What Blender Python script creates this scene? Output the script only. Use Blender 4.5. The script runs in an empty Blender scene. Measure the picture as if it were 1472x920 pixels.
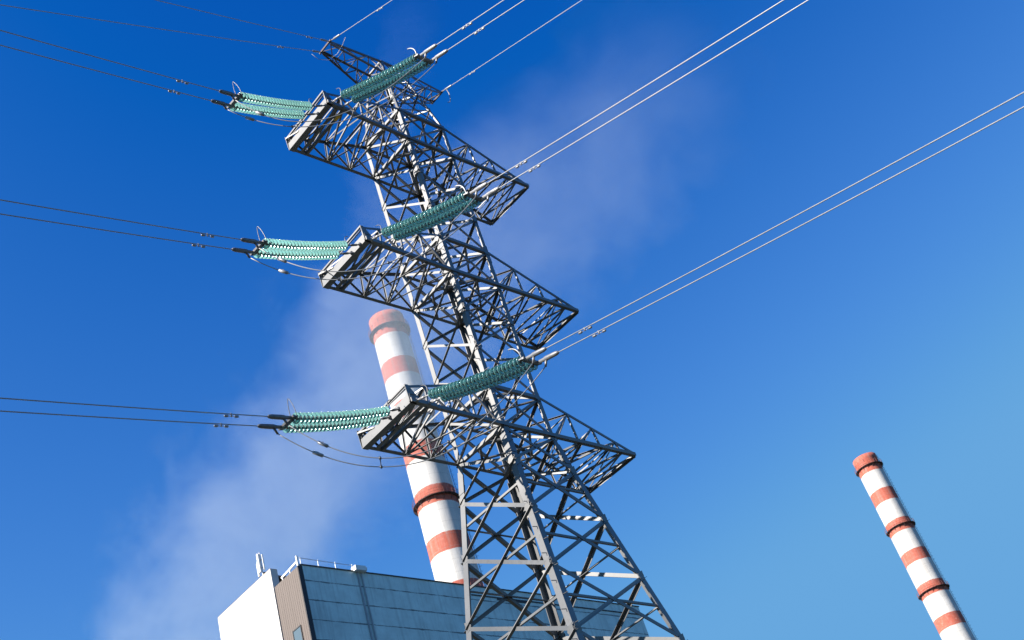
import bpy, bmesh, math, random
from mathutils import Vector, Matrix, Quaternion
random.seed(7)
S = bpy.context.scene
COL = S.collection
V = Vector
R_ = math.radians

# ------------------------------------------------------------------ camera
cam = bpy.data.objects.new('camera', bpy.data.cameras.new('camera'))
COL.objects.link(cam)
right = V((0.7290540, -0.6281426, -0.2718771))
up = V((-0.2303463, -0.5992150, 0.7667346))
back = V((-0.6445315, -0.4963651, -0.5815504))
CAM = V((-23.26412, -19.65460, -17.55665))
M = Matrix((right, up, back)).transposed().to_4x4()
M.translation = CAM
cam.matrix_world = M
cam.data.sensor_width = 36.0
FPX = 1796.77                      # focal length in pixels of the 1472 px wide photograph
cam.data.lens = FPX / 1472 * 36.0
cam.data.clip_end = 20000
cam.data.dof.use_dof = True
cam.data.dof.focus_distance = 34.0
cam.data.dof.aperture_fstop = 1.6
S.camera = cam

# ------------------------------------------------------------------ sky, sun, exposure
SUN_AZ, SUN_EL = 163.0, 31.0       # azimuth counter-clockwise from +X
w = bpy.data.worlds.new('World')
S.world = w
w.use_nodes = True
nt = w.node_tree
bg = nt.nodes['Background']
sky = nt.nodes.new('ShaderNodeTexSky')
sky.sky_type = 'NISHITA'
sky.sun_disc = False
sky.sun_elevation = R_(SUN_EL)
sky.sun_rotation = R_(90.0 - SUN_AZ)
sky.altitude = 0
sky.air_density = 1.0
sky.dust_density = 0.05
sky.ozone_density = 4.0
# clear cold-air blue, as deep as the photograph's film: each colour of the sky gets its own contrast
sp = nt.nodes.new('ShaderNodeSeparateColor')
cb = nt.nodes.new('ShaderNodeCombineColor')
nt.links.new(sky.outputs[0], sp.inputs[0])
for i, (off, gain, top) in enumerate(((0.55, 0.90, 0.60), (0.64, 1.12, 1.70), (0.10, 1.03, 3.2))):
    a = nt.nodes.new('ShaderNodeMath')
    a.operation = 'SUBTRACT'
    nt.links.new(sp.outputs[i], a.inputs[0])
    a.inputs[1].default_value = off
    b = nt.nodes.new('ShaderNodeMath')
    b.operation = 'MULTIPLY'
    nt.links.new(a.outputs[0], b.inputs[0])
    b.inputs[1].default_value = gain
    c = nt.nodes.new('ShaderNodeMath')
    c.operation = 'MAXIMUM'
    nt.links.new(b.outputs[0], c.inputs[0])
    c.inputs[1].default_value = 0.01
    e = nt.nodes.new('ShaderNodeMath')
    e.operation = 'SMOOTH_MIN'
    nt.links.new(c.outputs[0], e.inputs[0])
    e.inputs[1].default_value = top
    e.inputs[2].default_value = top * 0.25
    nt.links.new(e.outputs[0], cb.inputs[i])
nt.links.new(cb.outputs[0], bg.inputs['Color'])
bg.inputs['Strength'].default_value = 0.10
sun = bpy.data.objects.new('sun', bpy.data.lights.new('sun', 'SUN'))
COL.objects.link(sun)
sun.data.energy = 5.0
sun.data.angle = R_(0.53)
sun.data.color = (1.0, 0.93, 0.84)
sd = V((math.cos(R_(SUN_AZ)) * math.cos(R_(SUN_EL)), math.sin(R_(SUN_AZ)) * math.cos(R_(SUN_EL)), math.sin(R_(SUN_EL))))
sun.rotation_euler = sd.to_track_quat('Z', 'Y').to_euler()
sun.location = sd * 400
S.view_settings.view_transform = 'Standard'
S.view_settings.look = 'None'
S.view_settings.exposure = 1.2
S.view_settings.gamma = 1.0
S.render.engine = 'CYCLES'
S.cycles.use_denoising = True
S.cycles.max_bounces = 9
S.cycles.transparent_max_bounces = 24
S.cycles.transmission_bounces = 8
S.cycles.volume_bounces = 0
S.cycles.caustics_reflective = False
S.cycles.caustics_refractive = False

GZ = -19.16                        # ground level


# ------------------------------------------------------------------ materials
def new_mat(name):
    m = bpy.data.materials.new(name)
    m.use_nodes = True
    return m, m.node_tree.nodes, m.node_tree.links, m.node_tree.nodes['Principled BSDF']


def add(nodes, kind, **kw):
    n = nodes.new(kind)
    for k, v in kw.items():
        setattr(n, k, v)
    return n


def math_node(N, L, op, a, b=None, c=None, clamp=False):
    n = N.new('ShaderNodeMath')
    n.operation = op
    n.use_clamp = clamp
    for i, x in enumerate((a, b, c)):
        if x is None:
            continue
        if isinstance(x, (int, float)):
            n.inputs[i].default_value = x
        else:
            L.new(x, n.inputs[i])
    return n.outputs[0]


def mix_col(N, L, fac, a, b):
    n = N.new('ShaderNodeMix')
    n.data_type = 'RGBA'
    for key, x in ((0, fac), (6, a), (7, b)):
        if isinstance(x, (int, float)):
            n.inputs[key].default_value = x
        elif isinstance(x, tuple):
            n.inputs[key].default_value = (*x, 1)
        else:
            L.new(x, n.inputs[key])
    return n.outputs[2]


def noise(N, L, vec, scale, detail=4, rough=0.55, dist=0.0):
    n = N.new('ShaderNodeTexNoise')
    n.inputs['Scale'].default_value = scale
    n.inputs['Detail'].default_value = detail
    n.inputs['Roughness'].default_value = rough
    n.inputs['Distortion'].default_value = dist
    if vec is not None:
        L.new(vec, n.inputs['Vector'])
    return n.outputs['Fac']


def obj_coord(N):
    return N.new('ShaderNodeTexCoord').outputs['Object']


def mapping(N, L, vec, scale):
    m = N.new('ShaderNodeMapping')
    L.new(vec, m.inputs['Vector'])
    m.inputs['Scale'].default_value = scale
    return m.outputs[0]


def ramp(N, L, fac, lo, hi):
    n = N.new('ShaderNodeMapRange')
    n.inputs['From Min'].default_value = lo
    n.inputs['From Max'].default_value = hi
    L.new(fac, n.inputs['Value'])
    return n.outputs[0]


def simple(name, col, rough=0.6, metal=0.0, var=0.12, scale=4.0):
    m, N, L, P = new_mat(name)
    c = obj_coord(N)
    f = noise(N, L, c, scale, 5)
    lo = tuple(x * (1 - var) for x in col)
    hi = tuple(min(1, x * (1 + var)) for x in col)
    L.new(mix_col(N, L, ramp(N, L, f, 0.3, 0.7), lo, hi), P.inputs['Base Color'])
    P.inputs['Roughness'].default_value = rough
    P.inputs['Metallic'].default_value = metal
    return m


def steel_mat():
    m, N, L, P = new_mat('galvanised steel')
    c = obj_coord(N)
    big = noise(N, L, c, 0.55, 3)
    sm = noise(N, L, c, 9.0, 5)
    base = mix_col(N, L, ramp(N, L, big, 0.3, 0.7), (0.100, 0.103, 0.108), (0.160, 0.162, 0.165))
    isl = N.new('ShaderNodeNewGeometry').outputs['Random Per Island']
    base = mix_col(N, L, math_node(N, L, 'MULTIPLY', ramp(N, L, isl, 0.45, 1.0), 0.55), base, (0.095, 0.092, 0.086))
    rust = noise(N, L, c, 2.3, 6, 0.7)
    base = mix_col(N, L, math_node(N, L, 'MULTIPLY', ramp(N, L, rust, 0.60, 0.72), 0.5), base, (0.085, 0.055, 0.04))
    base = mix_col(N, L, math_node(N, L, 'MULTIPLY', ramp(N, L, sm, 0.52, 0.75), 0.45), base, (0.06, 0.055, 0.05))
    L.new(base, P.inputs['Base Color'])
    P.inputs['Metallic'].default_value = 0.0
    P.inputs['Specular IOR Level'].default_value = 0.8
    P.inputs['Roughness'].default_value = 0.40
    return m


def glass_mat():
    m, N, L, P = new_mat('toughened teal glass')
    P.inputs['Base Color'].default_value = (0.46, 0.96, 0.91, 1)
    P.inputs['Roughness'].default_value = 0.10
    P.inputs['IOR'].default_value = 1.5
    P.inputs['Transmission Weight'].default_value = 0.58
    P.inputs['Coat Weight'].default_value = 1.0
    P.inputs['Coat Roughness'].default_value = 0.14
    return m


def panel_concrete(name, col, axis, joint_z, step, dark, joint_strength=0.8, stain=0.5):
    """Precast panels: courses joined by ragged dark mortar lines, rain streaks and blotches."""
    m, N, L, P = new_mat(name)
    c = obj_coord(N)
    sep = N.new('ShaderNodeSeparateXYZ')
    L.new(c, sep.inputs[0])
    wob = noise(N, L, c, 2.2, 6, 0.7)
    z = math_node(N, L, 'ADD', sep.outputs[2], math_node(N, L, 'MULTIPLY', math_node(N, L, 'SUBTRACT', wob, 0.5), 0.09))
    q = math_node(N, L, 'DIVIDE', math_node(N, L, 'SUBTRACT', z, joint_z), step)
    fr = math_node(N, L, 'FRACT', q)
    d = math_node(N, L, 'MINIMUM', fr, math_node(N, L, 'SUBTRACT', 1.0, fr))
    wid = math_node(N, L, 'ADD', 0.012, math_node(N, L, 'MULTIPLY', ramp(N, L, noise(N, L, c, 1.3, 4), 0.4, 0.75), 0.045))
    line = math_node(N, L, 'LESS_THAN', d, wid)
    blot = noise(N, L, c, 0.9, 6, 0.65)
    fine = noise(N, L, c, 7.0, 6, 0.7)
    strk = noise(N, L, mapping(N, L, c, (3.5, 3.5, 0.25)), 1.0, 5, 0.6)
    base = mix_col(N, L, ramp(N, L, blot, 0.3, 0.7), tuple(x * 0.80 for x in col), tuple(min(1, x * 1.10) for x in col))
    base = mix_col(N, L, math_node(N, L, 'MULTIPLY', ramp(N, L, strk, 0.50, 0.72), stain), base, tuple(x * 0.55 for x in col))
    base = mix_col(N, L, math_node(N, L, 'MULTIPLY', ramp(N, L, fine, 0.60, 0.72), stain * 0.8), base, tuple(x * 0.5 for x in col))
    base = mix_col(N, L, math_node(N, L, 'MULTIPLY', line, joint_strength), base, dark)
    L.new(base, P.inputs['Base Color'])
    P.inputs['Roughness'].default_value = 0.85
    b = N.new('ShaderNodeBump')
    b.inputs['Strength'].default_value = 0.4
    b.inputs['Distance'].default_value = 0.03
    L.new(math_node(N, L, 'SUBTRACT', fine, math_node(N, L, 'MULTIPLY', line, 1.5)), b.inputs['Height'])
    L.new(b.outputs[0], P.inputs['Normal'])
    return m


def ribbed_mat():
    m, N, L, P = new_mat('brown ribbed cladding')
    c = obj_coord(N)
    sep = N.new('ShaderNodeSeparateXYZ')
    L.new(c, sep.inputs[0])
    fr = math_node(N, L, 'FRACT', math_node(N, L, 'MULTIPLY', sep.outputs[1], 6.0))
    rib = math_node(N, L, 'LESS_THAN', fr, 0.16)
    st = noise(N, L, mapping(N, L, c, (5, 5, 0.3)), 1.0, 4)
    base = mix_col(N, L, st, (0.095, 0.072, 0.060), (0.135, 0.105, 0.090))
    base = mix_col(N, L, math_node(N, L, 'MULTIPLY', rib, 0.7), base, (0.055, 0.04, 0.034))
    L.new(base, P.inputs['Base Color'])
    P.inputs['Roughness'].default_value = 0.6
    b = N.new('ShaderNodeBump')
    b.inputs['Distance'].default_value = 0.03
    L.new(math_node(N, L, 'SUBTRACT', 1.0, rib), b.inputs['Height'])
    L.new(b.outputs[0], P.inputs['Normal'])
    return m


def chimney_mat(name, bands, soot=0.35, seed=0.0):
    """White shaft with red signal bands (z in the object frame), lift joints, streaks and flaking."""
    m, N, L, P = new_mat(name)
    c = obj_coord(N)
    ad = N.new('ShaderNodeVectorMath')
    ad.operation = 'ADD'
    L.new(c, ad.inputs[0])
    ad.inputs[1].default_value = (seed, seed * 0.7, 0)
    cs = ad.outputs[0]
    sep = N.new('ShaderNodeSeparateXYZ')
    L.new(c, sep.inputs[0])
    z = math_node(N, L, 'ADD', sep.outputs[2], math_node(N, L, 'MULTIPLY', math_node(N, L, 'SUBTRACT', noise(N, L, cs, 0.8, 5), 0.5), 0.35))
    tot = None
    for lo, hi in bands:
        a = math_node(N, L, 'MULTIPLY', math_node(N, L, 'GREATER_THAN', z, lo), math_node(N, L, 'LESS_THAN', z, hi))
        tot = a if tot is None else math_node(N, L, 'ADD', tot, a)
    big = noise(N, L, cs, 0.22, 4)
    strk = noise(N, L, mapping(N, L, cs, (1.3, 1.3, 0.06)), 1.0, 6, 0.65)
    fine = noise(N, L, cs, 1.6, 6, 0.7)
    white = mix_col(N, L, ramp(N, L, big, 0.3, 0.7), (0.52, 0.50, 0.475), (0.66, 0.645, 0.615))
    red = mix_col(N, L, ramp(N, L, fine, 0.3, 0.7), (0.38, 0.075, 0.045), (0.48, 0.13, 0.085))
    base = mix_col(N, L, tot, white, red)
    flake = math_node(N, L, 'MULTIPLY', ramp(N, L, fine, 0.62, 0.70), 0.55)
    base = mix_col(N, L, flake, base, (0.55, 0.47, 0.42))
    base = mix_col(N, L, math_node(N, L, 'MULTIPLY', ramp(N, L, strk, 0.50, 0.75), math_node(N, L, 'MULTIPLY_ADD', ramp(N, L, sep.outputs[2], 140, 154), 0.35, soot)), base, (0.30, 0.28, 0.26))
    lift = math_node(N, L, 'LESS_THAN', math_node(N, L, 'FRACT', math_node(N, L, 'DIVIDE', sep.outputs[2], 2.5)), 0.035)
    base = mix_col(N, L, math_node(N, L, 'MULTIPLY', lift, 0.35), base, (0.25, 0.24, 0.23))
    ang = math_node(N, L, 'ARCTAN2', sep.outputs[1], sep.outputs[0])
    vb = math_node(N, L, 'LESS_THAN', math_node(N, L, 'FRACT', math_node(N, L, 'MULTIPLY', ang, 24 / (2 * math.pi))), 0.06)
    base = mix_col(N, L, math_node(N, L, 'MULTIPLY', vb, 0.25), base, (0.25, 0.24, 0.23))
    L.new(base, P.inputs['Base Color'])
    P.inputs['Roughness'].default_value = 0.85
    b = N.new('ShaderNodeBump')
    b.inputs['Strength'].default_value = 0.25
    b.inputs['Distance'].default_value = 0.15
    L.new(fine, b.inputs['Height'])
    L.new(b.outputs[0], P.inputs['Normal'])
    return m


STEEL = steel_mat()
FITTING = simple('dark forged fittings', (0.16, 0.16, 0.165), 0.45, 0.5, 0.25, 12)
ALU = simple('aluminium conductor', (0.34, 0.34, 0.34), 0.5, 0.2, 0.10, 3)
GREYFIT = simple('grey aluminium clamps', (0.30, 0.30, 0.31), 0.45, 0.35, 0.2, 9)
GLASS = glass_mat()
CAP = simple('galvanised insulator caps', (0.20, 0.21, 0.21), 0.5, 0.4, 0.2, 30)
YELLOW = simple('yellow phase paint', (0.80, 0.50, 0.04), 0.5, 0.0, 0.1, 8)
CONC = panel_concrete('grey painted concrete panels', (0.67, 0.82, 0.79), 'x', 12.85, 1.13, (0.07, 0.075, 0.08), 0.8, 0.65)
WHITEWALL = panel_concrete('white painted slab wall', (0.62, 0.60, 0.575), 'y', 12.6, 1.13, (0.55, 0.53, 0.50), 0.35, 0.25)
RIB = ribbed_mat()
DARK = simple('dark bitumen flashing and gap shade', (0.035, 0.035, 0.04), 0.7, 0.0, 0.2, 3)
RECESS_SHADE = simple('brown board darkened as shade', (0.10, 0.06, 0.045), 0.8, 0.0, 0.2, 3)  # shade of the recess behind the end wall, put into the brown
WHITE = simple('white enamel', (0.78, 0.78, 0.76), 0.45, 0.0, 0.05, 5)
RUST = simple('red oxide platform steel', (0.25, 0.085, 0.06), 0.7, 0.0, 0.25, 2)
DARKST = simple('dark platform steel', (0.07, 0.05, 0.05), 0.7, 0.0, 0.25, 2)
m, N, L, P = new_mat('window glass')
P.inputs['Base Color'].default_value = (0.10, 0.14, 0.17, 1)
P.inputs['Roughness'].default_value = 0.06
P.inputs['Specular IOR Level'].default_value = 0.8
PANE = m


# ------------------------------------------------------------------ mesh helpers
class MB:
    def __init__(self):
        self.bm = bmesh.new()

    def poly_prism(self, p, q, pts, e1, e2):
        """Extrude a profile given in (e1, e2) from p to q."""
        a = [self.bm.verts.new(p + e1 * x + e2 * y) for x, y in pts]
        b = [self.bm.verts.new(q + e1 * x + e2 * y) for x, y in pts]
        n = len(pts)
        for i in range(n):
            self.bm.faces.new((a[i], a[(i + 1) % n], b[(i + 1) % n], b[i]))
        self.bm.faces.new(a[::-1])
        self.bm.faces.new(b)
        return self

    def angle(self, p, q, b, n, t=None, shift=0.0, flip=False):
        """Rolled steel angle from p to q, its flat flange facing n."""
        p, q, n = V(p), V(q), V(n)
        t = t or max(0.008, b * 0.11)
        d = (q - p).normalized()
        n = (n - d * n.dot(d)).normalized()
        u = d.cross(n)
        if flip:
            u = -u
        o = n * shift - u * (b * 0.5)
        pts = [(0, 0), (b, 0), (b, -t), (t, -t), (t, -b), (0, -b)]
        return self.poly_prism(p + o, q + o, pts, u, n)

    def box(self, lo, hi):
        lo, hi = V(lo), V(hi)
        return self.poly_prism(V((0, 0, lo.z)), V((0, 0, hi.z)),
                               [(lo.x, lo.y), (hi.x, lo.y), (hi.x, hi.y), (lo.x, hi.y)], V((1, 0, 0)), V((0, 1, 0)))

    def bar(self, p, q, w_, h_, n):
        p, q, n = V(p), V(q), V(n)
        d = (q - p).normalized()
        n = (n - d * n.dot(d)).normalized()
        u = d.cross(n)
        return self.poly_prism(p, q, [(-w_ / 2, -h_ / 2), (w_ / 2, -h_ / 2), (w_ / 2, h_ / 2), (-w_ / 2, h_ / 2)], u, n)

    def tube(self, pts, r, seg=8, closed=False):
        pts = [V(x) for x in pts]
        n = len(pts)
        rs = r if isinstance(r, (list, tuple)) else [r] * n
        rings = []
        nrm = None
        for i, pt in enumerate(pts):
            if closed:
                d = pts[(i + 1) % n] - pts[i - 1]
            else:
                d = pts[min(i + 1, n - 1)] - pts[max(i - 1, 0)]
            d.normalize()
            if nrm is None:
                nrm = d.orthogonal().normalized()
            nrm = (nrm - d * nrm.dot(d)).normalized()
            bn = d.cross(nrm)
            rings.append([self.bm.verts.new(pt + (nrm * math.cos(2 * math.pi * k / seg) + bn * math.sin(2 * math.pi * k / seg)) * rs[i]) for k in range(seg)])
        for i in range(n if closed else n - 1):
            a, b = rings[i], rings[(i + 1) % n]
            for k in range(seg):
                self.bm.faces.new((a[k], a[(k + 1) % seg], b[(k + 1) % seg], b[k]))
        if not closed:
            self.bm.faces.new(rings[0][::-1])
            self.bm.faces.new(rings[-1])
        return self

    def lathe(self, prof, seg=16):
        """Revolve (r, z) profile about local Z; r 0 closes."""
        rings = []
        for r, z in prof:
            if r <= 1e-6:
                rings.append([self.bm.verts.new((0, 0, z))])
            else:
                rings.append([self.bm.verts.new((r * math.cos(2 * math.pi * k / seg), r * math.sin(2 * math.pi * k / seg), z)) for k in range(seg)])
        for a, b in zip(rings, rings[1:]):
            for k in range(seg):
                k2 = (k + 1) % seg
                if len(a) == 1 and len(b) == 1:
                    continue
                if len(a) == 1:
                    self.bm.faces.new((a[0], b[k2], b[k]))
                elif len(b) == 1:
                    self.bm.faces.new((a[k], a[k2], b[0]))
                else:
                    self.bm.faces.new((a[k], a[k2], b[k2], b[k]))
        return self

    def build(self, name, mat, parent=None, smooth=False, loc=None):
        bm = self.bm
        bmesh.ops.recalc_face_normals(bm, faces=bm.faces)
        me = bpy.data.meshes.new(name)
        bm.to_mesh(me)
        bm.free()
        me.materials.append(mat)
        if smooth:
            for f in me.polygons:
                f.use_smooth = True
        o = bpy.data.objects.new(name, me)
        COL.objects.link(o)
        if parent is not None:
            o.parent = parent
        if loc is not None:
            o.location = loc
        return o


def tag(o, label, cat, group=None, kind=None):
    o['label'] = label
    o['category'] = cat
    if group:
        o['group'] = group
    if kind:
        o['kind'] = kind
    return o


def thing(name, loc, label, cat, group=None):
    o = bpy.data.objects.new(name, None)
    o.empty_display_size = 0.2
    COL.objects.link(o)
    o.location = loc
    return tag(o, label, cat, group)


def structure(o):
    o['kind'] = 'structure'
    return o


def ray_point(px, py, dist):
    """A point that far from the camera along the photograph's pixel (used only to measure the plume)."""
    d = right * ((px - 736) / FPX) + up * (-(py - 460) / FPX) - back
    return CAM + d.normalized() * dist


# ------------------------------------------------------------------ ground
def ground():
    m, N, L, P = new_mat('rough grass and gravel')
    c = obj_coord(N)
    f = noise(N, L, c, 0.03, 6)
    g = noise(N, L, c, 1.5, 6)
    base = mix_col(N, L, ramp(N, L, f, 0.4, 0.6), (0.03, 0.04, 0.018), (0.05, 0.048, 0.04))
    base = mix_col(N, L, math_node(N, L, 'MULTIPLY', g, 0.5), base, (0.035, 0.035, 0.03))
    L.new(base, P.inputs['Base Color'])
    P.inputs['Roughness'].default_value = 0.95
    b = MB()
    b.lathe([(0, 0), (40, 0), (160, 0), (600, 0), (2500, 0), (9000, 0)], 64)
    o = b.build('ground', m, None, False, (0, 0, GZ))
    structure(o)


ground()

# ------------------------------------------------------------------ transmission tower
Z1, Z2, Z3 = 11.376, 5.62, 0.0            # lower chords of the three crossarms
U1, U2, U3 = 12.839, 7.079, 1.398         # upper chord joints
PEAK_Z = 16.274
HW = [(GZ, 3.86), (-6.627, 1.985), (-1.204, 1.165), (0.0, 1.0), (1.398, 0.985), (12.839, 0.982), (PEAK_Z, 0.385)]


def hw(z):
    for (a, ha), (b, hb) in zip(HW, HW[1:]):
        if z <= b:
            return ha + (hb - ha) * (z - a) / (b - a)
    return HW[-1][1]


def node(sx, sy, z):
    h = hw(z)
    return V((sx * h, sy * h, z))


LEVELS = [GZ, -15.6, -12.2, -9.2, -6.627, -4.708, -2.856, -1.204, Z3, U3, 2.82, 4.235, Z2, U2, 8.492, 9.989, Z1, U1,
          13.83, 14.72, 15.42, PEAK_Z]
CORN = [(-1, -1), (1, -1), (1, 1), (-1, 1)]
tower = thing('transmission_tower', (0, 0, GZ),
              'tall grey lattice steel transmission tower with three pairs of wide crossarms', 'tower')
T0 = V((0, 0, GZ))


class TMB(MB):
    """Mesh whose coordinates are world metres, stored relative to the tower's base."""

    def build(self, name, mat, parent=None, smooth=False, loc=None):
        bmesh.ops.translate(self.bm, verts=self.bm.verts, vec=-T0)
        return MB.build(self, name, mat, parent, smooth, loc)


def leg_size(z):
    return 0.20 if z < -0.5 else (0.155 if z < 7 else (0.14 if z < 12.5 else 0.09))


for sx, sy in CORN:
    b = TMB()
    cuts = [GZ, -9.2, -0.6, 7.0, 12.839, PEAK_Z + 0.05]
    marks = sorted(set(cuts + [h[0] for h in HW[1:-1]]))
    e1, e2 = V((-sx, 0, 0)), V((0, -sy, 0))
    for z0, z1 in zip(marks, marks[1:]):
        s = leg_size((z0 + z1) / 2)
        t = s * 0.12
        pts = [(0, 0), (s, 0), (s, t), (t, t), (t, s), (0, s)]
        b.poly_prism(node(sx, sy, z0), node(sx, sy, min(z1, PEAK_Z + 0.05)), pts, e1, e2)
    # splice plates where the leg sections meet
    for zz in (-9.2, -0.6, 7.0):
        s = leg_size(zz - 0.1) + 0.015
        t = 0.014
        b.poly_prism(node(sx, sy, zz - 0.35) + V((sx, sy, 0)) * 0.012, node(sx, sy, zz + 0.35) + V((sx, sy, 0)) * 0.012,
                     [(0, 0), (s, 0), (s, t), (t, t), (t, s), (0, s)], e1, e2)
    leg = b.build('leg', STEEL, tower)
    if (sx, sy) == (-1, -1):              # climbing bolts on the leg nearest the camera
        z = -9.0
        k = 0
        while z < 12.4:
            p = node(sx, sy, z)
            d = V((-1, 0.25, 0)) if k % 2 else V((0.25, -1, 0))
            o = TMB().tube([p + V((0.03, 0.03, 0)), p + d.normalized() * 0.17 + V((0.03, 0.03, 0))], 0.011, 6).build('step_bolt', STEEL, leg)
            z += 0.42
            k += 1
    foot = TMB()
    p = node(sx, sy, GZ)
    foot.box(p + V((-0.55, -0.55, -0.3)), p + V((0.55, 0.55, 0.25)))
    foot.build('footing', CONC, tower)

FACES = [((-1, -1), (-1, 1), V((-1, 0, 0))), ((1, -1), (-1, -1), V((0, -1, 0))),
         ((1, 1), (1, -1), V((1, 0, 0))), ((-1, 1), (1, 1), V((0, 1, 0)))]
for ca, cb, n in FACES:
    b = TMB()
    for z0, z1 in zip(LEVELS, LEVELS[1:]):
        wdt = 0.09 if z1 <= 0.1 else (0.075 if z1 < 12.9 else 0.045)
        if z0 < -1.3:
            wdt = 0.105
        a0, a1, b0, b1 = node(*ca, z0), node(*ca, z1), node(*cb, z0), node(*cb, z1)
        b.angle(b1, a0, wdt, n, shift=0.006)                  # flat bar on the outside
        b.angle(a1, b0, wdt, -n, shift=0.03, flip=True)       # crossing bar with its flange standing out
        if z1 <= 0.1 or (2.8 < z0 < 3):                       # ties at the crossing of the big panels
            zm = z0 + (z1 - z0) * hw(z0) / (hw(z0) + hw(z1))
            if z1 < -1:
                b.angle(node(*ca, zm), node(*cb, zm), 0.06, n, shift=-0.03)
        if abs(z0 - Z1) < .01 or abs(z0 - Z2) < .01 or abs(z0 - Z3) < .01:
            if abs(n.x) > 0.5:
                b.angle(a0, b0, 0.10, n, shift=0.02)
                b.angle(a1, b1, 0.10, n, shift=0.02)
            else:
                b.angle(a1, b1, 0.11, n, shift=0.02)
        if z1 == PEAK_Z:
            b.angle(a1, b1, 0.07, n, shift=0.02)
        if abs(z0 - 15.42) < .01 and abs(n.x) > 0.5:
            b.angle(a0, b0, 0.05, n, shift=0.02)
        # gusset plates at the joints
        gs = 0.16 if z1 < 12.9 else 0.09
        for p, q in ((a0, b0), (b0, a0)):
            u = (q - p).normalized()
            c = p + u * gs * 0.7 + n * 0.018
            b.poly_prism(c - n * 0.004, c + n * 0.004, [(-gs * .6, -gs), (gs * .45, -gs * .55), (gs * .75, 0), (gs * .45, gs * .55), (-gs * .6, gs)], u, V((0, 0, 1)))
    b.build('face_bracing', STEEL, tower)

# horizontal diaphragms inside the body
for z in (Z1, Z2, Z3, U1, U2, U3):
    b = TMB()
    c = [node(*k, z) for k in CORN]
    mids = [(c[i] + c[(i + 1) % 4]) / 2 for i in range(4)]
    for i in range(4):
        b.angle(mids[i], mids[(i + 1) % 4], 0.07, V((0, 0, -1)), shift=0.02 + 0.01 * (i % 2))
    b.angle(c[0], c[2], 0.075, V((0, 0, -1)), shift=0.045)
    b.angle(c[1], c[3], 0.075, V((0, 0, -1)), shift=0.065)
    b.build('diaphragm', STEEL, tower)

ARM_L, ARM_R, TIP_W = 4.19, 4.36, 1.036


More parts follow.
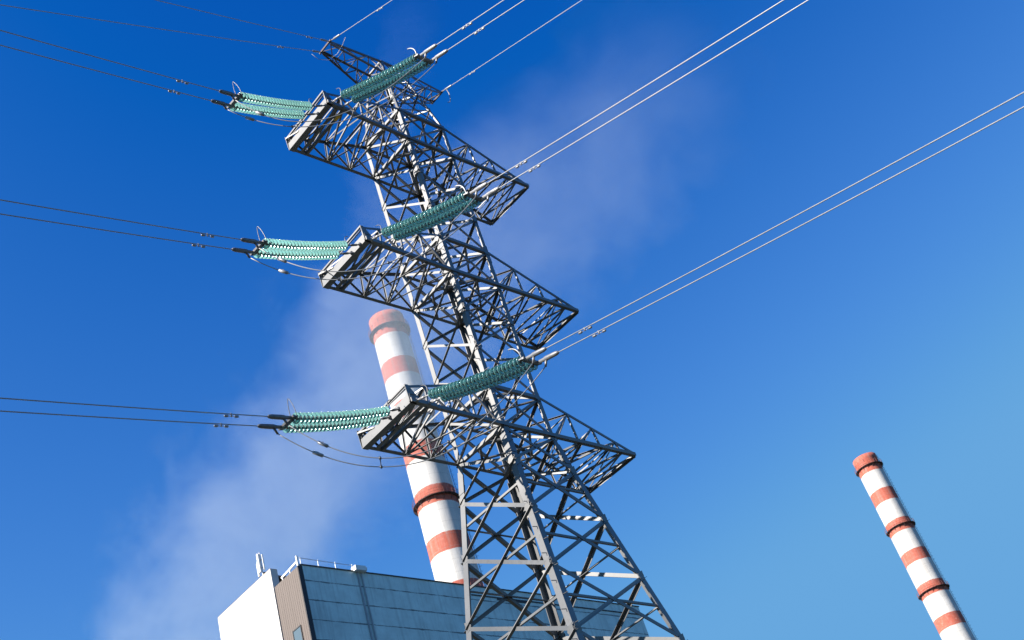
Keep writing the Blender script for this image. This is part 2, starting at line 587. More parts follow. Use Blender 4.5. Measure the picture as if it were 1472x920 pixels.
def crossarm(side, zl, zu, label):
    ln = ARM_L if side < 0 else ARM_R
    top = 0.50 if side < 0 else 0.10
    L0 = {s: V((side * hw(zl), s * hw(zl), zl)) for s in (-1, 1)}
    L1 = {s: V((side * ln, s * TIP_W, zl)) for s in (-1, 1)}
    U0 = {s: V((side * hw(zu), s * hw(zu), zu)) for s in (-1, 1)}
    UE = {s: V((side * ln, s * TIP_W, zl + top)) for s in (-1, 1)}
    TL, TU = (0.30, 0.57, 0.82), (0.28, 0.54, 0.79)
    ll = {s: [L0[s]] + [L0[s].lerp(L1[s], t) for t in TL] + [L1[s]] for s in (-1, 1)}
    uu = {s: [U0[s]] + [U0[s].lerp(UE[s], t) for t in TU] + [UE[s]] for s in (-1, 1)}
    b = TMB()
    dn = V((0, 0, -1))
    for s in (-1, 1):
        n = V((0, s, 0))
        zig = [ll[s][0], uu[s][1], ll[s][1], uu[s][2], ll[s][2], uu[s][3], ll[s][3], uu[s][4]]
        for i, (p, q) in enumerate(zip(zig, zig[1:])):
            b.angle(p, q, 0.050, n, shift=0.012 if i % 2 else -0.006, flip=bool(i % 2))
        if side < 0:
            b.angle(ll[s][4], uu[s][4], 0.06, n, shift=0.01)
    # bottom and top lacing between the near and far chords
    for i in range(4):
        a, c = ((-1, 1) if i % 2 else (1, -1))
        b.angle(ll[a][i], ll[c][i + 1], 0.052, dn, shift=0.012)
        if i in (0, 1, 3):
            b.angle(ll[c][i], ll[a][i + 1], 0.048, dn, shift=-0.012)
        b.angle(uu[a][i], uu[c][i + 1], 0.05, -dn, shift=0.012)
        b.angle(uu[-1][i + 1], uu[1][i + 1], 0.05, -dn, shift=-0.02)
    # hangers from the top nodes to the opposite bottom chord
    for i in (1, 2, 3):
        b.angle(uu[-1][i], ll[1][i], 0.045, V((side, 0, 0)), shift=0.01)
    arm = b.build('crossarm', STEEL, tower)
    arm['label'] = label
    for s in (-1, 1):
        TMB().angle(L0[s] - V((side * hw(zl) * (2 if side > 0 else 0.02), 0, 0)), L1[s], 0.11, dn, shift=0.004, flip=(s * side > 0)).build('lower_chord', STEEL, arm)
        TMB().angle(U0[s], UE[s], 0.08, V((0, s, 0)), shift=0.004, flip=(side * s > 0)).build('upper_chord', STEEL, arm)
    for i in (1, 2, 3):
        TMB().angle(ll[-1][i], ll[1][i], 0.075, dn, shift=0.03).build('strut', STEEL, arm)
    if side < 0:
        # deep channel that carries the insulators
        x = -ln - 0.05
        c = TMB()
        h, d, t = 0.27, 0.20, 0.014
        pts = [(0, 0), (d, 0), (d, t), (t, t), (t, h - t), (d, h - t), (d, h), (0, h)]
        c.poly_prism(V((x, -TIP_W - 0.06, zl - 0.03)), V((x, TIP_W + 0.06, zl - 0.03)), pts, V((1, 0, 0)), V((0, 0, 1)))
        c.build('end_beam', STEEL, arm)
        c = TMB()
        c.angle(V((x - 0.06, -TIP_W - 0.05, zl + 0.50)), V((x - 0.06, TIP_W + 0.05, zl + 0.42)), 0.055, V((-1, 0, 0)))
        c.angle(V((x, 0.45, zl + 0.22)), V((x - 0.06, TIP_W, zl + 0.42)), 0.045, V((-1, 0, 0)), shift=0.02)
        c.build('guard_rail', STEEL, arm)
        c = TMB()
        c.angle(V((x + 0.42, -TIP_W, zl)), V((x + 0.42, TIP_W, zl)), 0.11, dn, shift=0.018)
        c.angle(V((x + 0.62, -TIP_W, zl)), V((x + 0.62, TIP_W, zl)), 0.09, dn, shift=0.018, flip=True)
        c.build('strut', STEEL, arm)
        for s in (-1, 1):                   # triangular end plates
            c = TMB()
            p = V((x + 0.03, s * (TIP_W + 0.03), zl))
            c.poly_prism(p, p + V((0, s * 0.014, 0)), [(-0.09, 0.52), (-0.05, 0.0), (0.22, -0.01), (0.30, 0.16), (0.02, 0.54)], V((1, 0, 0)), V((0, 0, 1)))
            c.build('end_plate', STEEL, arm)
        c = TMB()                           # bracket for the strings of the other span
        c.bar(V((x, -TIP_W - 0.05, zl + 0.03)), V((x + 0.85, -TIP_W - 0.05, zl + 0.03)), 0.10, 0.12, V((0, 0, 1)))
        c.build('bracket', STEEL, arm)
    else:
        c = TMB()
        c.angle(L1[-1], L1[1], 0.07, V((1, 0, 0)), shift=0.015)
        c.angle(UE[-1], UE[1], 0.05, V((1, 0, 0)), shift=0.035)
        c.build('end_beam', STEEL, arm)
    return arm


for zl, zu, nm in ((Z1, U1, 'upper'), (Z2, U2, 'middle'), (Z3, U3, 'lower')):
    crossarm(-1, zl, zu, nm + ' crossarm carrying the glass insulators')
    crossarm(1, zl, zu, nm + ' crossarm without insulators')


def peak_arm(side):
    ln = 2.47
    zt, zb = PEAK_Z, 15.42
    b = TMB()
    U0 = {s: node(side, s, zt) for s in (-1, 1)}
    L0 = {s: node(side, s, zb) for s in (-1, 1)}
    UE = {s: V((side * ln, s * 0.26, zt)) for s in (-1, 1)}
    LE = {s: V((side * ln, s * 0.26, zt - 0.10)) for s in (-1, 1)}
    fr = (0, 0.25, 0.5, 0.75, 1)
    uu = {s: [U0[s].lerp(UE[s], t) for t in fr] for s in (-1, 1)}
    ll = {s: [L0[s].lerp(LE[s], t) for t in fr] for s in (-1, 1)}
    for s in (-1, 1):
        for i in range(4):
            p, q = (ll[s][i], uu[s][i + 1]) if i % 2 == 0 else (uu[s][i], ll[s][i + 1])
            b.angle(p, q, 0.035, V((0, s, 0)), shift=0.006)
    for i in range(4):
        a, c = ((-1, 1) if i % 2 else (1, -1))
        b.angle(uu[a][i], uu[c][i + 1], 0.035, V((0, 0, 1)), shift=0.006)
        b.angle(ll[c][i], ll[a][i + 1], 0.035, V((0, 0, -1)), shift=0.006)
        b.angle(ll[-1][i], ll[1][i], 0.035, V((0, 0, -1)), shift=-0.01)
    arm = b.build('peak_arm', STEEL, tower)
    for s in (-1, 1):
        TMB().angle(U0[s], UE[s], 0.065, V((0, s, 0)), shift=0.004).build('upper_chord', STEEL, arm)
        TMB().angle(L0[s], LE[s], 0.06, V((0, s, 0)), shift=0.004).build('lower_chord', STEEL, arm)
    TMB().bar(V((side * (ln + 0.03), -0.34, zt - 0.04)), V((side * (ln + 0.03), 0.34, zt - 0.04)), 0.045, 0.07, V((0, 0, 1))).build('end_plate', DARKST, arm)


peak_arm(-1)
peak_arm(1)
TMB().box(V((-3.72, -0.86, Z1 - 0.10)), V((-3.60, -0.62, Z1 - 0.08))).build('phase_plate', YELLOW, tower)

# ------------------------------------------------------------------ insulator sets
cap_mesh = MB().lathe([(0, 0.070), (0.030, 0.070), (0.044, 0.055), (0.046, 0.018), (0.056, 0.006), (0.050, -0.004), (0.020, -0.010), (0.018, -0.068), (0, -0.068)], 10)
cap_proto = cap_mesh.build('metal_cap', CAP, None, True)
disc_mesh = MB().lathe([(0.052, 0.012), (0.075, 0.014), (0.112, 0.000), (0.132, -0.020), (0.136, -0.034), (0.130, -0.040), (0.116, -0.018),
                        (0.106, -0.034), (0.094, -0.012), (0.084, -0.030), (0.072, -0.008), (0.052, -0.020), (0.052, 0.012)], 18)
disc_proto = disc_mesh.build('glass_disc', GLASS, None, True)
CAP_ME, DISC_ME = cap_proto.data, disc_proto.data
bpy.data.objects.remove(cap_proto)
bpy.data.objects.remove(disc_proto)

# start of the link, first disc, last disc, end of the clamp, sampled for the two sides and three arms
SETS = {
    ('left', 1): [(-4.248, -.980, 11.33), (-5.019, -1.108, 10.768), (-8.222, -1.886, 8.724), (-9.015, -2.045, 8.373), 191.34, -.434],
    ('left', 2): [(-4.274, -.850, 5.60), (-4.943, -.977, 5.210), (-8.192, -1.564, 3.588), (-9.021, -1.723, 3.271), 190.81, -.376],
    ('left', 3): [(-4.250, -.607, 0.07), (-4.751, -.725, -.185), (-8.035, -1.120, -1.404), (-8.898, -1.275, -1.657), 190.19, -.288],
    ('right', 1): [(-4.071, -1.13, 11.428), (-4.111, -1.653, 11.175), (-4.250, -4.955, 9.270), (-4.302, -5.779, 8.888), -93.62, -.462],
    ('right', 2): [(-4.060, -1.13, 5.638), (-4.100, -1.673, 5.397), (-4.246, -4.973, 3.775), (-4.302, -5.765, 3.471), -94.03, -.383],
    ('right', 3): [(-4.062, -1.13, .030), (-4.101, -1.655, -.171), (-4.316, -4.949, -1.593), (-4.370, -5.755, -1.847), -93.84, -.314],
}
OFF = {'left': V((-0.02, 0.385, 0.0)), 'right': V((0.40, 0.0, 0.0))}
ARMN = {1: 'upper', 2: 'middle', 3: 'lower'}
ENDS = {}


def frame_to(d):
    return d.to_track_quat('Z', 'Y')


def insulator_set(side, k):
    A, B, Cc, D, az, e = SETS[side, k]
    A, B, Cc, D = V(A), V(B), V(Cc), V(D)
    off = OFF[side]
    if side == 'left':
        lab = f'double string of teal glass discs reaching left from the {ARMN[k]} crossarm end'
    else:
        lab = f'teal glass disc strings slanting up right across the tower from the {ARMN[k]} crossarm'
    t = thing('insulator_set', A, lab, 'insulator', 'glass insulator sets on the crossarm ends')

    def bl(mb, name, mat, parent=t, smooth=True):
        bmesh.ops.translate(mb.bm, verts=mb.bm.verts, vec=-A)
        return mb.build(name, mat, parent, smooth)
    NDISC = 25
    ends = []
    wd = V((math.cos(R_(az)), math.sin(R_(az)), e)).normalized()
    for j in range(2):
        o_ = off * j
        o2 = off * j
        a, b_, c, d = A + o_, B + o_, Cc + o2, D + o2
        # links from the beam to the first disc
        mb = MB()
        mb.tube([a, a.lerp(b_, 0.30)], 0.022, 8)
        mb.tube([a.lerp(b_, 0.25), a.lerp(b_, 0.62)], 0.034, 8)
        mb.tube([a.lerp(b_, 0.58), b_], 0.020, 8)
        mb.tube([a + V((0, 0, -0.05)), a + V((0, 0, 0.05))], 0.04, 8)
        bl(mb, 'link_rod', FITTING if side == 'left' else GREYFIT)
        # the string proper: an iron pin line that sags a little
        sag = 0.06
        pts = []
        for i in range(NDISC + 1):
            f = i / NDISC
            pts.append(b_.lerp(c, f) + V((0, 0, -4 * f * (1 - f) * sag)))
        string = bl(MB().tube(pts, 0.016, 6), 'insulator_string', CAP)
        for i in range(NDISC):
            f = (i + 0.5) / NDISC
            p = b_.lerp(c, f) + V((0, 0, -4 * f * (1 - f) * sag))
            dr = (pts[i] - pts[i + 1]).normalized()
            q = frame_to(dr)
            q = q @ Quaternion((0, 0, 1), random.uniform(0, 6.28)) @ Quaternion((1, 0, 0), random.uniform(-0.03, 0.03))
            for me, nm in ((DISC_ME, 'glass_disc'), (CAP_ME, 'metal_cap')):
                o = bpy.data.objects.new(nm, me)
                COL.objects.link(o)
                o.parent = string
                o.location = p - A
                o.rotation_mode = 'QUATERNION'
                o.rotation_quaternion = q
        # dead-end clamp
        cl = (d - c).normalized()
        mb = MB()
        mb.tube([c, c + cl * 0.10, c + cl * 0.14, c + cl * 0.34, c + cl * 0.40, d - cl * 0.10, d - cl * 0.02, d],
                [0.022, 0.022, 0.042, 0.045, 0.060, 0.056, 0.040, 0.020], 10)
        mb.tube([c + cl * 0.40 + V((0, 0, -0.03)), c + cl * 0.30 + V((0, 0, -0.20))], [0.032, 0.026], 8)
        bl(mb, 'dead_end_clamp', FITTING if side == 'left' else GREYFIT)
        ends.append((c, d, wd))
    # yoke plate between the two strings, arcing horns at both ends
    sd_ = (D - Cc).normalized()
    acr = off.normalized()
    upv = acr.cross(sd_)
    if upv.z < 0:
        upv = -upv
    mb = MB()
    p0, p1 = Cc - acr * 0.10 + sd_ * 0.03, Cc + off + acr * 0.10 + sd_ * 0.03
    mb.bar(p0, p1, 0.10, 0.03, upv)
    mb.bar(p0 + sd_ * 0.09, p1 + sd_ * 0.09, 0.06, 0.05, upv)
    bl(mb, 'yoke_plate', FITTING, t, False)
    mb = MB()
    m_ = Cc + acr * 0.02 + sd_ * 0.06
    if side == 'left':
        base = m_ - acr * 0.10
        lp = []
        for i in range(24):
            th = 2 * math.pi * i / 24
            tt = 0.5 - 0.5 * math.cos(th)
            wv = 0.13 * math.sin(th) * (1.0 - 0.55 * tt)
            lp.append(base - upv * 0.10 + upv * (0.62 * tt) + acr * (wv + 0.06) - sd_ * (0.10 * tt))
        mb.tube(lp, 0.0095, 8, closed=True)
    else:
        lp = []
        for i in range(12):
            f = i / 11
            lp.append(m_ + upv * (0.02 + 0.34 * math.sin(f * 1.5)) - sd_ * (0.04 + 0.34 * f * f) - acr * (0.05 + 0.10 * f))
        mb.tube(lp, 0.019, 8)
    bl(mb, 'arcing_horn', FITTING if side == 'left' else GREYFIT)
    mb = MB()
    bp = B
    lp = []
    for i in range(10):
        f = i / 9
        lp.append(bp + upv * (0.03 + 0.30 * math.sin(f * 1.57)) + sd_ * (-0.05 - 0.10 * f + 0.05 * math.sin(f * 3)) - acr * 0.04 - sd_ * (0.18 * f * f))
    mb.tube(lp, 0.010, 6)
    bl(mb, 'tower_side_horn', FITTING)
    ENDS[side, k] = ends


for k in (1, 2, 3):
    for side in ('left', 'right'):
        insulator_set(side, k)

# ------------------------------------------------------------------ conductors, jumpers, ground wires


def damper(mb, p, d, s=1.0):
    """Stockbridge damper hung under a wire at p."""
    d = d.normalized()
    q = p + V((0, 0, -0.055 * s))
    mb.tube([p + V((0, 0, 0.02)), q + V((0, 0, -0.01))], 0.020 * s, 6)
    mb.tube([q - d * 0.17 * s, q + d * 0.17 * s], 0.007, 6)
    for sg in (-1, 1):
        mb.tube([q + d * sg * 0.10 * s, q + d * sg * 0.12 * s, q + d * sg * 0.20 * s, q + d * sg * 0.215 * s], [0.018 * s, 0.030 * s, 0.028 * s, 0.012 * s], 8)


def span_wire(name, p, az, e, curve, length, r, mat, label, cat, group, damp, dscale=1.0):
    d = V((math.cos(R_(az)), math.sin(R_(az)), 0))
    pts = []
    n = 60
    for i in range(n + 1):
        s = length * (i / n) ** 1.5
        pts.append(p + d * s + V((0, 0, e * s + curve * s * s)))
    mb = MB()
    bmesh.ops.translate(mb.bm, verts=mb.bm.verts, vec=(0, 0, 0))
    mb.tube([x - p for x in pts], r, 8)
    o = mb.build(name, mat, None, True, p)
    tag(o, label, cat, group)
    for s in damp:
        mb = MB()
        damper(mb, d * s + V((0, 0, e * s + curve * s * s)), d + V((0, 0, e)), dscale)
        mb.build('vibration_damper', GREYFIT, o, True)
    return o


for (side, k), ends in ENDS.items():
    az, e = SETS[side, k][4:]
    for j, (c, d, wd) in enumerate(ends):
        which = ('higher' if j == 0 else 'lower') if True else ''
        if side == 'left':
            lab = f'{which} of the two dark wires running to the left edge from the {ARMN[k]} left insulators'
        else:
            lab = f'{which} of the two wires rising to the upper right from the {ARMN[k]} right insulators'
        span_wire('conductor', d - wd * 0.03, az, e, 0.0009, 60, 0.0125, ALU, lab, 'power line', 'twin conductors of the line',
                  (1.15 + 0.22 * (k == 1),) if side == 'left' else (1.25 + 0.05 * j,))

JUMP = {(1, 0): (-0.20, 0.10, 1.55, -0.3), (1, 1): (-0.35, 0.25, 1.50, 0.2), (2, 0): (-0.6, 0.0, 1.80, 0.2),
        (2, 1): (-0.10, 0.0, 1.52, -0.2), (3, 0): (-0.05, 0.09, 1.56, -0.15), (3, 1): (0.25, 0.30, 1.40, -0.2)}
for k in (1, 2, 3):
    jp = []
    for j in range(2):
        c0, d0, _ = ENDS['left', k][j]
        c1, d1, _ = ENDS['right', k][j]
        cl0, cl1 = (d0 - c0).normalized(), (d1 - c1).normalized()
        a = c0 + cl0 * 0.30 + V((0, 0, -0.19))
        b_ = c1 + cl1 * 0.30 + V((0, 0, -0.19))
        dx, dy, sg, sk = JUMP[k, j]
        pts = []
        for i in range(49):
            t = i / 48
            q = 4 * t * (1 - t)
            pts.append(a.lerp(b_, t) + V((q * dx, q * dy, -q * sg + 2 * q * (0.5 - t) * sk)) )
        jp.append(pts)
        mb = MB()
        mb.tube([x - a for x in pts], 0.0125, 8)
        o = mb.build('jumper_cable', ALU, None, True, a)
        tag(o, f'{"left" if j == 0 else "right"}-hand cable of the slack loop hanging under the {ARMN[k]} crossarm end, joining both insulator sets',
            'jumper cable', 'slack jumper loops under the crossarms')
        mb = MB()
        i = 6
        dd = (pts[i + 1] - pts[i]).normalized()
        mb.tube([pts[i] - a - dd * 0.13, pts[i] - a - dd * 0.12, pts[i] - a + dd * 0.12, pts[i] - a + dd * 0.13], [0.02, 0.042, 0.042, 0.02], 8)
        mb.tube([pts[i] - a - V((0, 0, 0.03)), pts[i] - a + V((0, 0, 0.06))], 0.02, 6)
        mb.build('joint_clamp', GREYFIT, o, True)
        if j == 0:
            jo, ja = o, a
    for i in (16, 29):
        mb = MB()
        p, q = jp[0][i] - ja, jp[1][i] - ja
        mb.tube([p, q], 0.012, 6)
        mb.tube([p + V((0, 0, 0.03)), p - V((0, 0, 0.03))], 0.028, 8)
        mb.tube([q + V((0, 0, 0.03)), q - V((0, 0, 0.03))], 0.028, 8)
        mb.build('spacer', FITTING, jo, True)

GW = [((-2.52, 0.26, PEAK_Z - 0.04), 191.0, -0.645, 'thin earth wire from the tower peak running level to the left edge', 2.2),
      ((-2.52, -0.26, PEAK_Z - 0.04), 191.0, -0.570, 'thin earth wire from the tower peak leaving the picture at its top left', 1.1),
      ((-2.47, -0.34, PEAK_Z - 0.04), -94.0, -0.535, 'thin earth wire rising to the right from the left tip of the tower peak', 2.6),
      ((2.50, -0.34, PEAK_Z - 0.04), -94.0, -0.440, 'thin earth wire rising to the right from the right tip of the tower peak', 1.6)]
for p, az, e, lab, dm in GW:
    p = V(p)
    o = span_wire('earth_wire', p, az, e, 0.0006, 60, 0.011, ALU, lab, 'wire', 'earth wires at the tower peak', (dm,), 0.8)
    d = V((math.cos(R_(az)), math.sin(R_(az)), e)).normalized()
    mb = MB()
    mb.tube([V((0, 0, 0)), d * 0.12, d * 0.16, d * 0.50, d * 0.56], [0.02, 0.02, 0.036, 0.034, 0.012], 8)
    mb.build('end_clamp', GREYFIT, o, True)
p = V((-2.52, 0.30, PEAK_Z - 0.12))
o = MB().tube([V((x, y, z)) for x, y, z in [(-.35, .05, -.12), (-.1, .05, -.26), (.18, -.12, -.34), (.35, -.45, -.26), (.30, -.85, -.24), (.10, -1.25, -.42)]], 0.009, 6).build('bond_wire', ALU, None, True, p)
tag(o, 'short slack bond wire looping round the left tip of the tower peak', 'wire')
# loose tail under the clamp of the right tip
p = V((2.50, -0.34, PEAK_Z - 0.04))
d = V((math.cos(R_(-94)), math.sin(R_(-94)), -0.44)).normalized()
mb = MB()
q = d * 0.20
mb.tube([q, q + V((0.05, -0.02, -0.25)), q + V((0.03, 0.0, -0.55)), q + V((-0.03, 0.02, -0.72))], [0.012, 0.02, 0.016, 0.012], 6)
mb.tube([q + V((-0.03, 0.02, -0.72)), q + V((-0.14, 0.03, -0.78))], 0.014, 6)
o = mb.build('hanging_fitting', GREYFIT, None, True, p)
tag(o, 'short pale fitting dangling below the right tip of the tower peak', 'fitting')

# ------------------------------------------------------------------ power plant building
X0, X1, Y0, Y1, ZR = 13.773, 40.55, 27.55, 33.56, 13.727
bl_ = thing('power_plant_building', (X0, Y0, 0), 'pale panelled concrete building with a white end wall and brown cladding strip, behind the tower', 'building')
B0 = V((X0, Y0, 0))


class BMB(MB):
    def build(self, name, mat, parent=None, smooth=False, loc=None):
        bmesh.ops.translate(self.bm, verts=self.bm.verts, vec=-B0)
        return MB.build(self, name, mat, parent, smooth, loc)


wall = BMB().box((X0, Y0, GZ), (X1, Y1, ZR)).build('wall', CONC, bl_)
slab = BMB().box((12.424, 28.26, GZ), (12.86, Y1, ZR)).build('end_wall', WHITEWALL, bl_)
slab['label'] = 'bright white end wall standing proud of the block'
BMB().box((12.46, 28.30, ZR), (12.88, Y1 + 0.03, ZR + 0.06)).build('coping', simple('ochre stained coping', (0.42, 0.30, 0.18), 0.8), slab)
void = BMB().box((X0 - 0.03, Y0 + 0.10, GZ), (X0 - 0.003, Y1, ZR - 0.12)).build('recess_wall', RECESS_SHADE, bl_)  # dark sheet whose colour carries the shade of the recess
clad = BMB().box((12.45, 26.05, GZ), (12.70, 28.18, 12.62)).build('cladding_panel', RIB, bl_)
clad['label'] = 'brown ribbed cladding panel beside the white end wall'
BMB().box((12.44, 25.99, GZ), (12.72, 26.047, 12.66)).build('edge_trim', DARK, clad)
BMB().box((12.50, 28.184, GZ), (12.68, 28.256, 12.60)).build('gap_shade_strip', DARK, clad)  # dark strip painted in for the shade between panel and end wall
win = BMB()
wy0, wy1, wz0, wz1 = 26.62, 27.36, 7.9, 9.68
for lo, hi in (((wy0, wz0), (wy1, wz0 + .05)), ((wy0, wz1 - .05), (wy1, wz1)), ((wy0, wz0 + .05), (wy0 + .05, wz1 - .05)), ((wy1 - .05, wz0 + .05), (wy1, wz1 - .05))):
    win.box((12.40, lo[0], lo[1]), (12.448, hi[0], hi[1]))
wf = win.build('window', DARK, bl_)
BMB().box((12.425, wy0 + .05, wz0 + .05), (12.446, wy1 - .05, wz1 - .05)).build('pane', PANE, wf)
BMB().box((12.864, 28.5, ZR - 0.30), (X0 - 0.06, Y1, ZR - 0.16)).build('soffit', RECESS_SHADE, bl_)
BMB().box((12.864, 29.4, ZR - 0.14), (X0 - 0.06, Y1, ZR - 0.02)).build('roof_edge', DARK, bl_)
BMB().box((X0 - 0.06, Y0 - 0.06, GZ), (X0 + 0.05, Y0 + 0.095, ZR + 0.02)).build('corner_trim', DARK, bl_)
c = BMB()
c.box((X0 + 0.054, Y0 - 0.05, ZR), (X1 + 0.05, Y0 + 0.22, ZR + 0.055))
c.build('roof_flashing', DARK, bl_)
c = BMB()                                         # raised vertical joint with its pipe
c.box((17.45, Y0 - 0.07, GZ), (17.53, Y0 - 0.003, ZR - 0.02))
c.tube([V((17.72, Y0 - 0.08, ZR - 0.1)), V((17.72, Y0 - 0.08, GZ))], 0.045, 8)
c.build('downpipe', simple('weathered grey pipe', (0.34, 0.37, 0.40), 0.7), bl_)
c = BMB()
c.box((17.25, Y0 - 0.30, ZR - 0.02), (17.95, Y0 + 0.10, ZR + 0.26))
c.tube([V((17.90, Y0 - 0.10, ZR + 0.16)), V((18.05, Y0 - 0.10, ZR + 0.16))], 0.17, 12)
c.build('roof_hopper', WHITE, bl_)
rail = BMB()
rail.tube([V((X0 - 0.02, Y0 - 0.05, ZR + 0.40)), V((17.3, Y0 - 0.05, ZR + 0.34))], 0.016, 6)
rl = rail.build('railing', simple('grey rail', (0.30, 0.32, 0.36), 0.6), bl_)
for i in range(4):
    x = X0 + 0.1 + i * 1.12
    BMB().tube([V((x, Y0 - 0.03, ZR + 0.02)), V((x, Y0 - 0.05, ZR + 0.42))], 0.024, 6).build('rail_post', WHITE, rl)
c = BMB()
c.bar(V((12.50, 27.55, 12.80)), V((12.50, 26.02, 12.92)), 0.05, 0.10, V((0, 0, 1)))
c.bar(V((12.50, 26.02, 12.64)), V((12.50, 26.02, 13.22)), 0.09, 0.09, V((1, 0, 0)))
c.bar(V((12.50, 26.75, 12.60)), V((12.50, 26.75, 12.85)), 0.05, 0.05, V((1, 0, 0)))
c.bar(V((12.50, 27.45, 12.60)), V((12.50, 27.45, 12.82)), 0.05, 0.05, V((1, 0, 0)))
c.build('parapet_bar', WHITE, bl_)
c = BMB()
c.box((12.7, Y1 + 0.003, GZ), (14.3, Y1 + 1.2, 12.60))
c.build('side_block', simple('grey side block', (0.35, 0.36, 0.38), 0.8), bl_)
c = BMB()
c.box((X1 + 0.003, Y0 + 0.25, GZ), (X1 + 26, Y1, 11.35))
an = c.build('lower_wing', CONC, bl_)
BMB().box((X1 + 0.06, Y0 + 0.10, 11.353), (X1 + 26, Y1, 11.50)).build('coping', WHITE, an)
# narrow vents in the shaded wall
for x, z in ((27.6, 13.05), (34.6, 10.75)):
    BMB().box((x, Y0 - 0.03, z - 0.06), (x + 2.6, Y0 - 0.003, z + 0.05)).build('vent_slot', DARK, bl_)
BMB().box((25.6, Y0 - 0.028, ZR - 0.62), (X1 - 0.3, Y0 - 0.003, ZR - 0.54)).build('cornice_line', DARK, bl_)

# panel antennas on the white wall
an_t = thing('antenna_mast', (12.64, 29.22, ZR + 0.06), 'white panel antennas on a short mast on the roof corner above the white wall', 'antenna')
MB().tube([V((0, 0, 0)), V((0, 0, 1.50))], 0.022, 8).build('mast', GREYFIT, an_t)
c = MB()
c.box((-0.14, -0.02, 0.34), (-0.05, 0.12, 1.42))
c.build('panel', WHITE, an_t)
c = MB()
c.box((-0.10, 0.20, 0.20), (-0.03, 0.30, 0.95))
c.build('panel', WHITE, an_t)
c = MB()
c.box((0.05, -0.12, 0.45), (0.12, -0.03, 1.35))
c.build('panel', WHITE, an_t)
MB().bar(V((-0.06, 0.28, 0.60)), V((0.08, -0.10, 0.60)), 0.04, 0.04, V((0, 0, 1))).build('bracket', FITTING, an_t)
MB().bar(V((-0.06, 0.28, 1.05)), V((0.08, -0.10, 1.05)), 0.04, 0.04, V((0, 0, 1))).build('bracket', FITTING, an_t)
MB().box((0.03, -0.06, 0.14), (0.15, 0.05, 0.32)).build('junction_box', FITTING, an_t)

# ------------------------------------------------------------------ chimneys
BANDS_W = [(146.6, 153), (136.7, 140.6), (126.9, 130.7), (117.5, 121.0), (107.6, 111.2), (97.9, 101.4), (88.3, 91.9), (78.6, 82.2)]


def chimney(D, az, label, seed, soot, crown_mat):
    a = R_(az)
    base = V((CAM.x + D * math.cos(a), CAM.y + D * math.sin(a), GZ))
    t = thing('chimney', base, label, 'chimney', 'striped power plant chimneys')
    mat = chimney_mat('striped chimney paint ' + ('near' if D < 250 else 'far'), [(lo + CAM.z - GZ, hi + CAM.z - GZ) for lo, hi in BANDS_W], soot, seed)
    H = 152.2 + CAM.z - GZ
    rad = lambda z: 3.42 + (H - z) * 0.0085 + max(0.0, (60 - z)) * 0.02
    prof = [(0.0, H - 2.0), (2.9, H - 2.0), (2.9, H - 0.01), (rad(H) + 0.10, H)]
    prof += [(rad(H) + 0.12, H - 1.2), (rad(H) + 0.02, H - 1.5)]
    z = H - 4
    while z > 0:
        prof.append((rad(z), z))
        z -= 6.0
    prof.append((rad(0), 0))
    prof = prof[::-1]
    b = MB().lathe(prof, 72)
    b.build('shaft', mat, t, False)
    sh = t.children[-1] if t.children else None
    for o in t.children:
        for f in o.data.polygons:
            f.use_smooth = abs(f.normal.z) < 0.5
    for zb in (148.6, 128.6, 108.9, 89.6):
        z0 = zb + CAM.z - GZ
        r = rad(z0)
        mb = MB().lathe([(r + 0.004, z0), (r + 0.70, z0), (r + 0.70, z0 + 0.07), (r + 0.004, z0 + 0.07), (r + 0.004, z0)], 48)
        for k in range(16):
            th = 2 * math.pi * k / 16
            u = V((math.cos(th), math.sin(th), 0))
            mb.tube([u * r + V((0, 0, z0 - 0.9)), u * (r + 0.60) + V((0, 0, z0 - 0.02))], 0.06, 5)
        pl = mb.build('gallery', DARKST, t)
        mb = MB()
        for hh in (0.55, 1.10):
            mb.tube([V((math.cos(2 * math.pi * k / 48) * (r + 0.67), math.sin(2 * math.pi * k / 48) * (r + 0.67), z0 + hh)) for k in range(48)], 0.030, 5, closed=True)
        for k in range(32):
            th = 2 * math.pi * k / 32
            u = V((math.cos(th), math.sin(th), 0)) * (r + 0.67)
            mb.tube([u + V((0, 0, z0 + 0.1)), u + V((0, 0, z0 + 1.12))], 0.030, 5)
        mb.build('railing', RUST, pl)
    # caged ladder down one side and lightning rods on the rim
    th = a + math.pi + R_(100)
    u, v = V((math.cos(th), math.sin(th), 0)), V((-math.sin(th), math.cos(th), 0))
    mb = MB()
    for s in (-0.25, 0.25):
        mb.tube([u * (rad(zz) + 0.30) + v * s + V((0, 0, zz)) for zz in [10 + i * 10 for i in range(15)] + [H - 0.2]], 0.03, 5)
    zz = 12.0
    while zz < H - 1:
        cpts = []
        for k in range(7):
            ph = math.pi * k / 6
            cpts.append(u * (rad(zz) + 0.30 + 0.40 * math.sin(ph)) + v * (0.30 * math.cos(ph)) + V((0, 0, zz)))
        mb.tube(cpts, 0.016, 4)
        zz += 1.0
    mb.build('ladder', DARKST, t)
    for k in range(6):
        th = 2 * math.pi * k / 6 + 0.3
        u = V((math.cos(th), math.sin(th), 0)) * (rad(H) + 0.05)
        MB().tube([u + V((0, 0, H - 2.2)), u + V((0, 0, H + 0.5))], [0.05, 0.03], 5).build('lightning_rod', DARKST, t)


chimney(200.0, 44.42, 'red and white striped chimney rising straight behind the lattice tower', 0.0, 0.50, None)
chimney(347.0, 23.79, 'smaller red and white striped chimney standing alone at lower right', 31.0, 0.45, None)


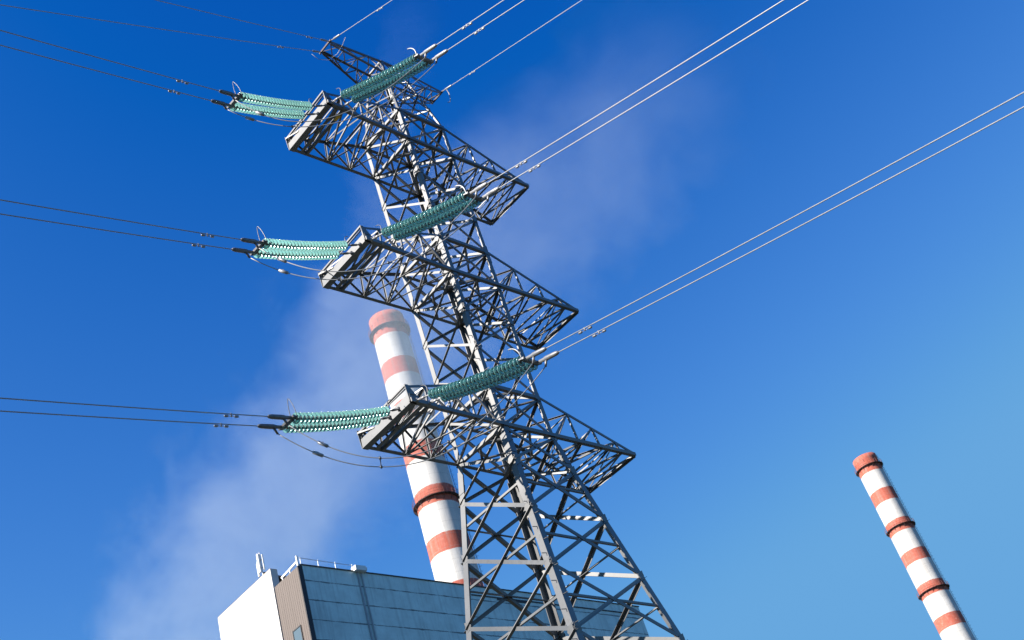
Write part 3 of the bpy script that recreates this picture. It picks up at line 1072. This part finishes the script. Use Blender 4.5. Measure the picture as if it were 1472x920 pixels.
# ------------------------------------------------------------------ steam
def plume(name, path, label, dens, seed, edge):
    """path: (px, py, distance, radius m). A tube round the drifting steam, filled with uneven vapour."""
    P3 = [ray_point(a, b, c) for a, b, c, r in path]
    rr = [p[3] for p in path]
    # smooth resample
    pts, rad = [], []
    n = len(P3)
    for i in range(n - 1):
        p0, p1, p2, p3 = P3[max(i - 1, 0)], P3[i], P3[i + 1], P3[min(i + 2, n - 1)]
        for k in range(6):
            t = k / 6
            pts.append(0.5 * ((2 * p1) + (p2 - p0) * t + (2 * p0 - 5 * p1 + 4 * p2 - p3) * t * t + (3 * p1 - p0 - 3 * p2 + p3) * t ** 3))
            rad.append(rr[i] * (1 - t) + rr[i + 1] * t)
    pts.append(P3[-1])
    rad.append(rr[-1])
    ax = (pts[-1] - pts[0]).normalized()
    q = ax.to_track_quat('X', 'Z')
    Mx = q.to_matrix().to_4x4()
    Mx.translation = pts[0]
    inv = Mx.inverted()
    loc = [inv @ p for p in pts]
    length = loc[-1].x
    mb = MB()
    mb.tube(loc, [r * 1.3 for r in rad], 24)
    mt = bpy.data.materials.new(name + ' vapour')
    mt.use_nodes = True
    N, L = mt.node_tree.nodes, mt.node_tree.links
    N.clear()
    out = N.new('ShaderNodeOutputMaterial')
    pv = N.new('ShaderNodeVolumePrincipled')
    L.new(pv.outputs[0], out.inputs['Volume'])
    c = obj_coord(N)
    sep = N.new('ShaderNodeSeparateXYZ')
    L.new(c, sep.inputs[0])
    x01 = math_node(N, L, 'DIVIDE', sep.outputs[0], length)

    def fcurve(vals, lo, hi):
        fc = N.new('ShaderNodeFloatCurve')
        cv = fc.mapping.curves[0]
        ptsxy = [(l.x / length, (v - lo) / (hi - lo)) for l, v in zip(loc, vals)][::4]
        cv.points[0].location = ptsxy[0]
        cv.points[1].location = ptsxy[-1]
        for px_ in ptsxy[1:-1]:
            cv.points.new(*px_)
        fc.mapping.update()
        L.new(x01, fc.inputs['Value'])
        return math_node(N, L, 'MULTIPLY_ADD', fc.outputs[0], hi - lo, lo)
    ys, zs = [l.y for l in loc], [l.z for l in loc]
    yc = fcurve(ys, min(ys) - 1, max(ys) + 1)
    zc = fcurve(zs, min(zs) - 1, max(zs) + 1)
    rc = fcurve(rad, min(rad) - 1, max(rad) + 1)
    dy = math_node(N, L, 'SUBTRACT', sep.outputs[1], yc)
    dz = math_node(N, L, 'SUBTRACT', sep.outputs[2], zc)
    dist = math_node(N, L, 'SQRT', math_node(N, L, 'ADD', math_node(N, L, 'MULTIPLY', dy, dy), math_node(N, L, 'MULTIPLY', dz, dz)))
    fall = math_node(N, L, 'SUBTRACT', 1.0, math_node(N, L, 'DIVIDE', dist, rc))
    av = N.new('ShaderNodeVectorMath')
    av.operation = 'ADD'
    L.new(c, av.inputs[0])
    av.inputs[1].default_value = (seed, seed, seed)
    nz = noise(N, L, av.outputs[0], 0.055, 6, 0.60, 0.6)
    nz2 = noise(N, L, av.outputs[0], 0.018, 2, 0.5)
    val = math_node(N, L, 'ADD', math_node(N, L, 'MULTIPLY', fall, 1.1), math_node(N, L, 'MULTIPLY', math_node(N, L, 'SUBTRACT', nz, 0.5), 2.3))
    val = math_node(N, L, 'ADD', val, math_node(N, L, 'MULTIPLY', math_node(N, L, 'SUBTRACT', nz2, 0.5), 1.3))
    nz3 = noise(N, L, av.outputs[0], 0.15, 5, 0.6, 0.3)
    val = math_node(N, L, 'ADD', val, math_node(N, L, 'MULTIPLY', math_node(N, L, 'SUBTRACT', nz3, 0.5), 1.5))
    val = ramp(N, L, val, edge, edge + 0.50)
    val = math_node(N, L, 'MULTIPLY', val, ramp(N, L, fall, -0.28, 0.10))
    thin = math_node(N, L, 'MULTIPLY_ADD', x01, -2.15, 1.95)        # it thins out as it rises
    val = math_node(N, L, 'MULTIPLY', val, thin)
    L.new(math_node(N, L, 'MULTIPLY', val, dens), pv.inputs['Density'])
    pv.inputs['Color'].default_value = (0.78, 0.90, 1.0, 1)
    pv.inputs['Anisotropy'].default_value = 0.1
    o = mb.build(name, mt, None, True)
    o.matrix_world = Mx
    tag(o, label, 'steam', None, 'stuff')
    return o


plume('steam_plume', [(235, 1080, 168, 15), (310, 900, 170, 17), (410, 720, 172, 18), (525, 560, 174, 18), (660, 420, 176, 16), (780, 310, 178, 16), (890, 170, 180, 16), (980, 30, 182, 16), (1070, -130, 184, 16)],
      'pale steam drifting up behind the tower from lower left to upper right', 0.0130, 3.0, 0.14)
plume('steam_wisp', [(470, 440, 150, 4), (530, 330, 152, 6), (560, 200, 154, 6), (590, 70, 156, 6), (620, -60, 158, 6)],
      'faint wisp of steam behind the top of the tower', 0.009, 17.0, 0.25)


# unseen low steam cloud, added towards the sun to shade the lowest crossarm
def shading_cloud():
    h = V((sd.y, -sd.x, 0.0)).normalized()
    v = h.cross(sd).normalized()
    if v.z < 0:
        v = -v
    mid = sd * 130 + v * -6.6
    pts, rad = [], []
    for i in range(25):
        f = i / 24
        pts.append(mid + h * (-75 + 84 * f) + v * (0.35 * math.sin(f * 19) + 0.2 * math.sin(f * 41)))
        rad.append(5.0 * min(1.0, (0.02 + f * 5) ** 0.5, (0.02 + (1 - f) * 9) ** 0.5) * (1 + 0.05 * math.sin(f * 27)))
    m = bpy.data.materials.new('shading steam vapour')
    m.use_nodes = True
    N, L = m.node_tree.nodes, m.node_tree.links
    N.clear()
    out = N.new('ShaderNodeOutputMaterial')
    pv = N.new('ShaderNodeVolumePrincipled')
    L.new(pv.outputs[0], out.inputs['Volume'])
    pv.inputs['Color'].default_value = (0.9, 0.92, 0.95, 1)
    pv.inputs['Density'].default_value = 0.062
    mb = MB()
    mb.tube([p - pts[0] for p in pts], rad, 28)
    o = mb.build('shading_steam_cloud', m, None, True, pts[0])
    tag(o, 'unseen steam cloud added beyond the left edge to shade the lowest crossarm', 'steam', None, 'stuff')


shading_cloud()
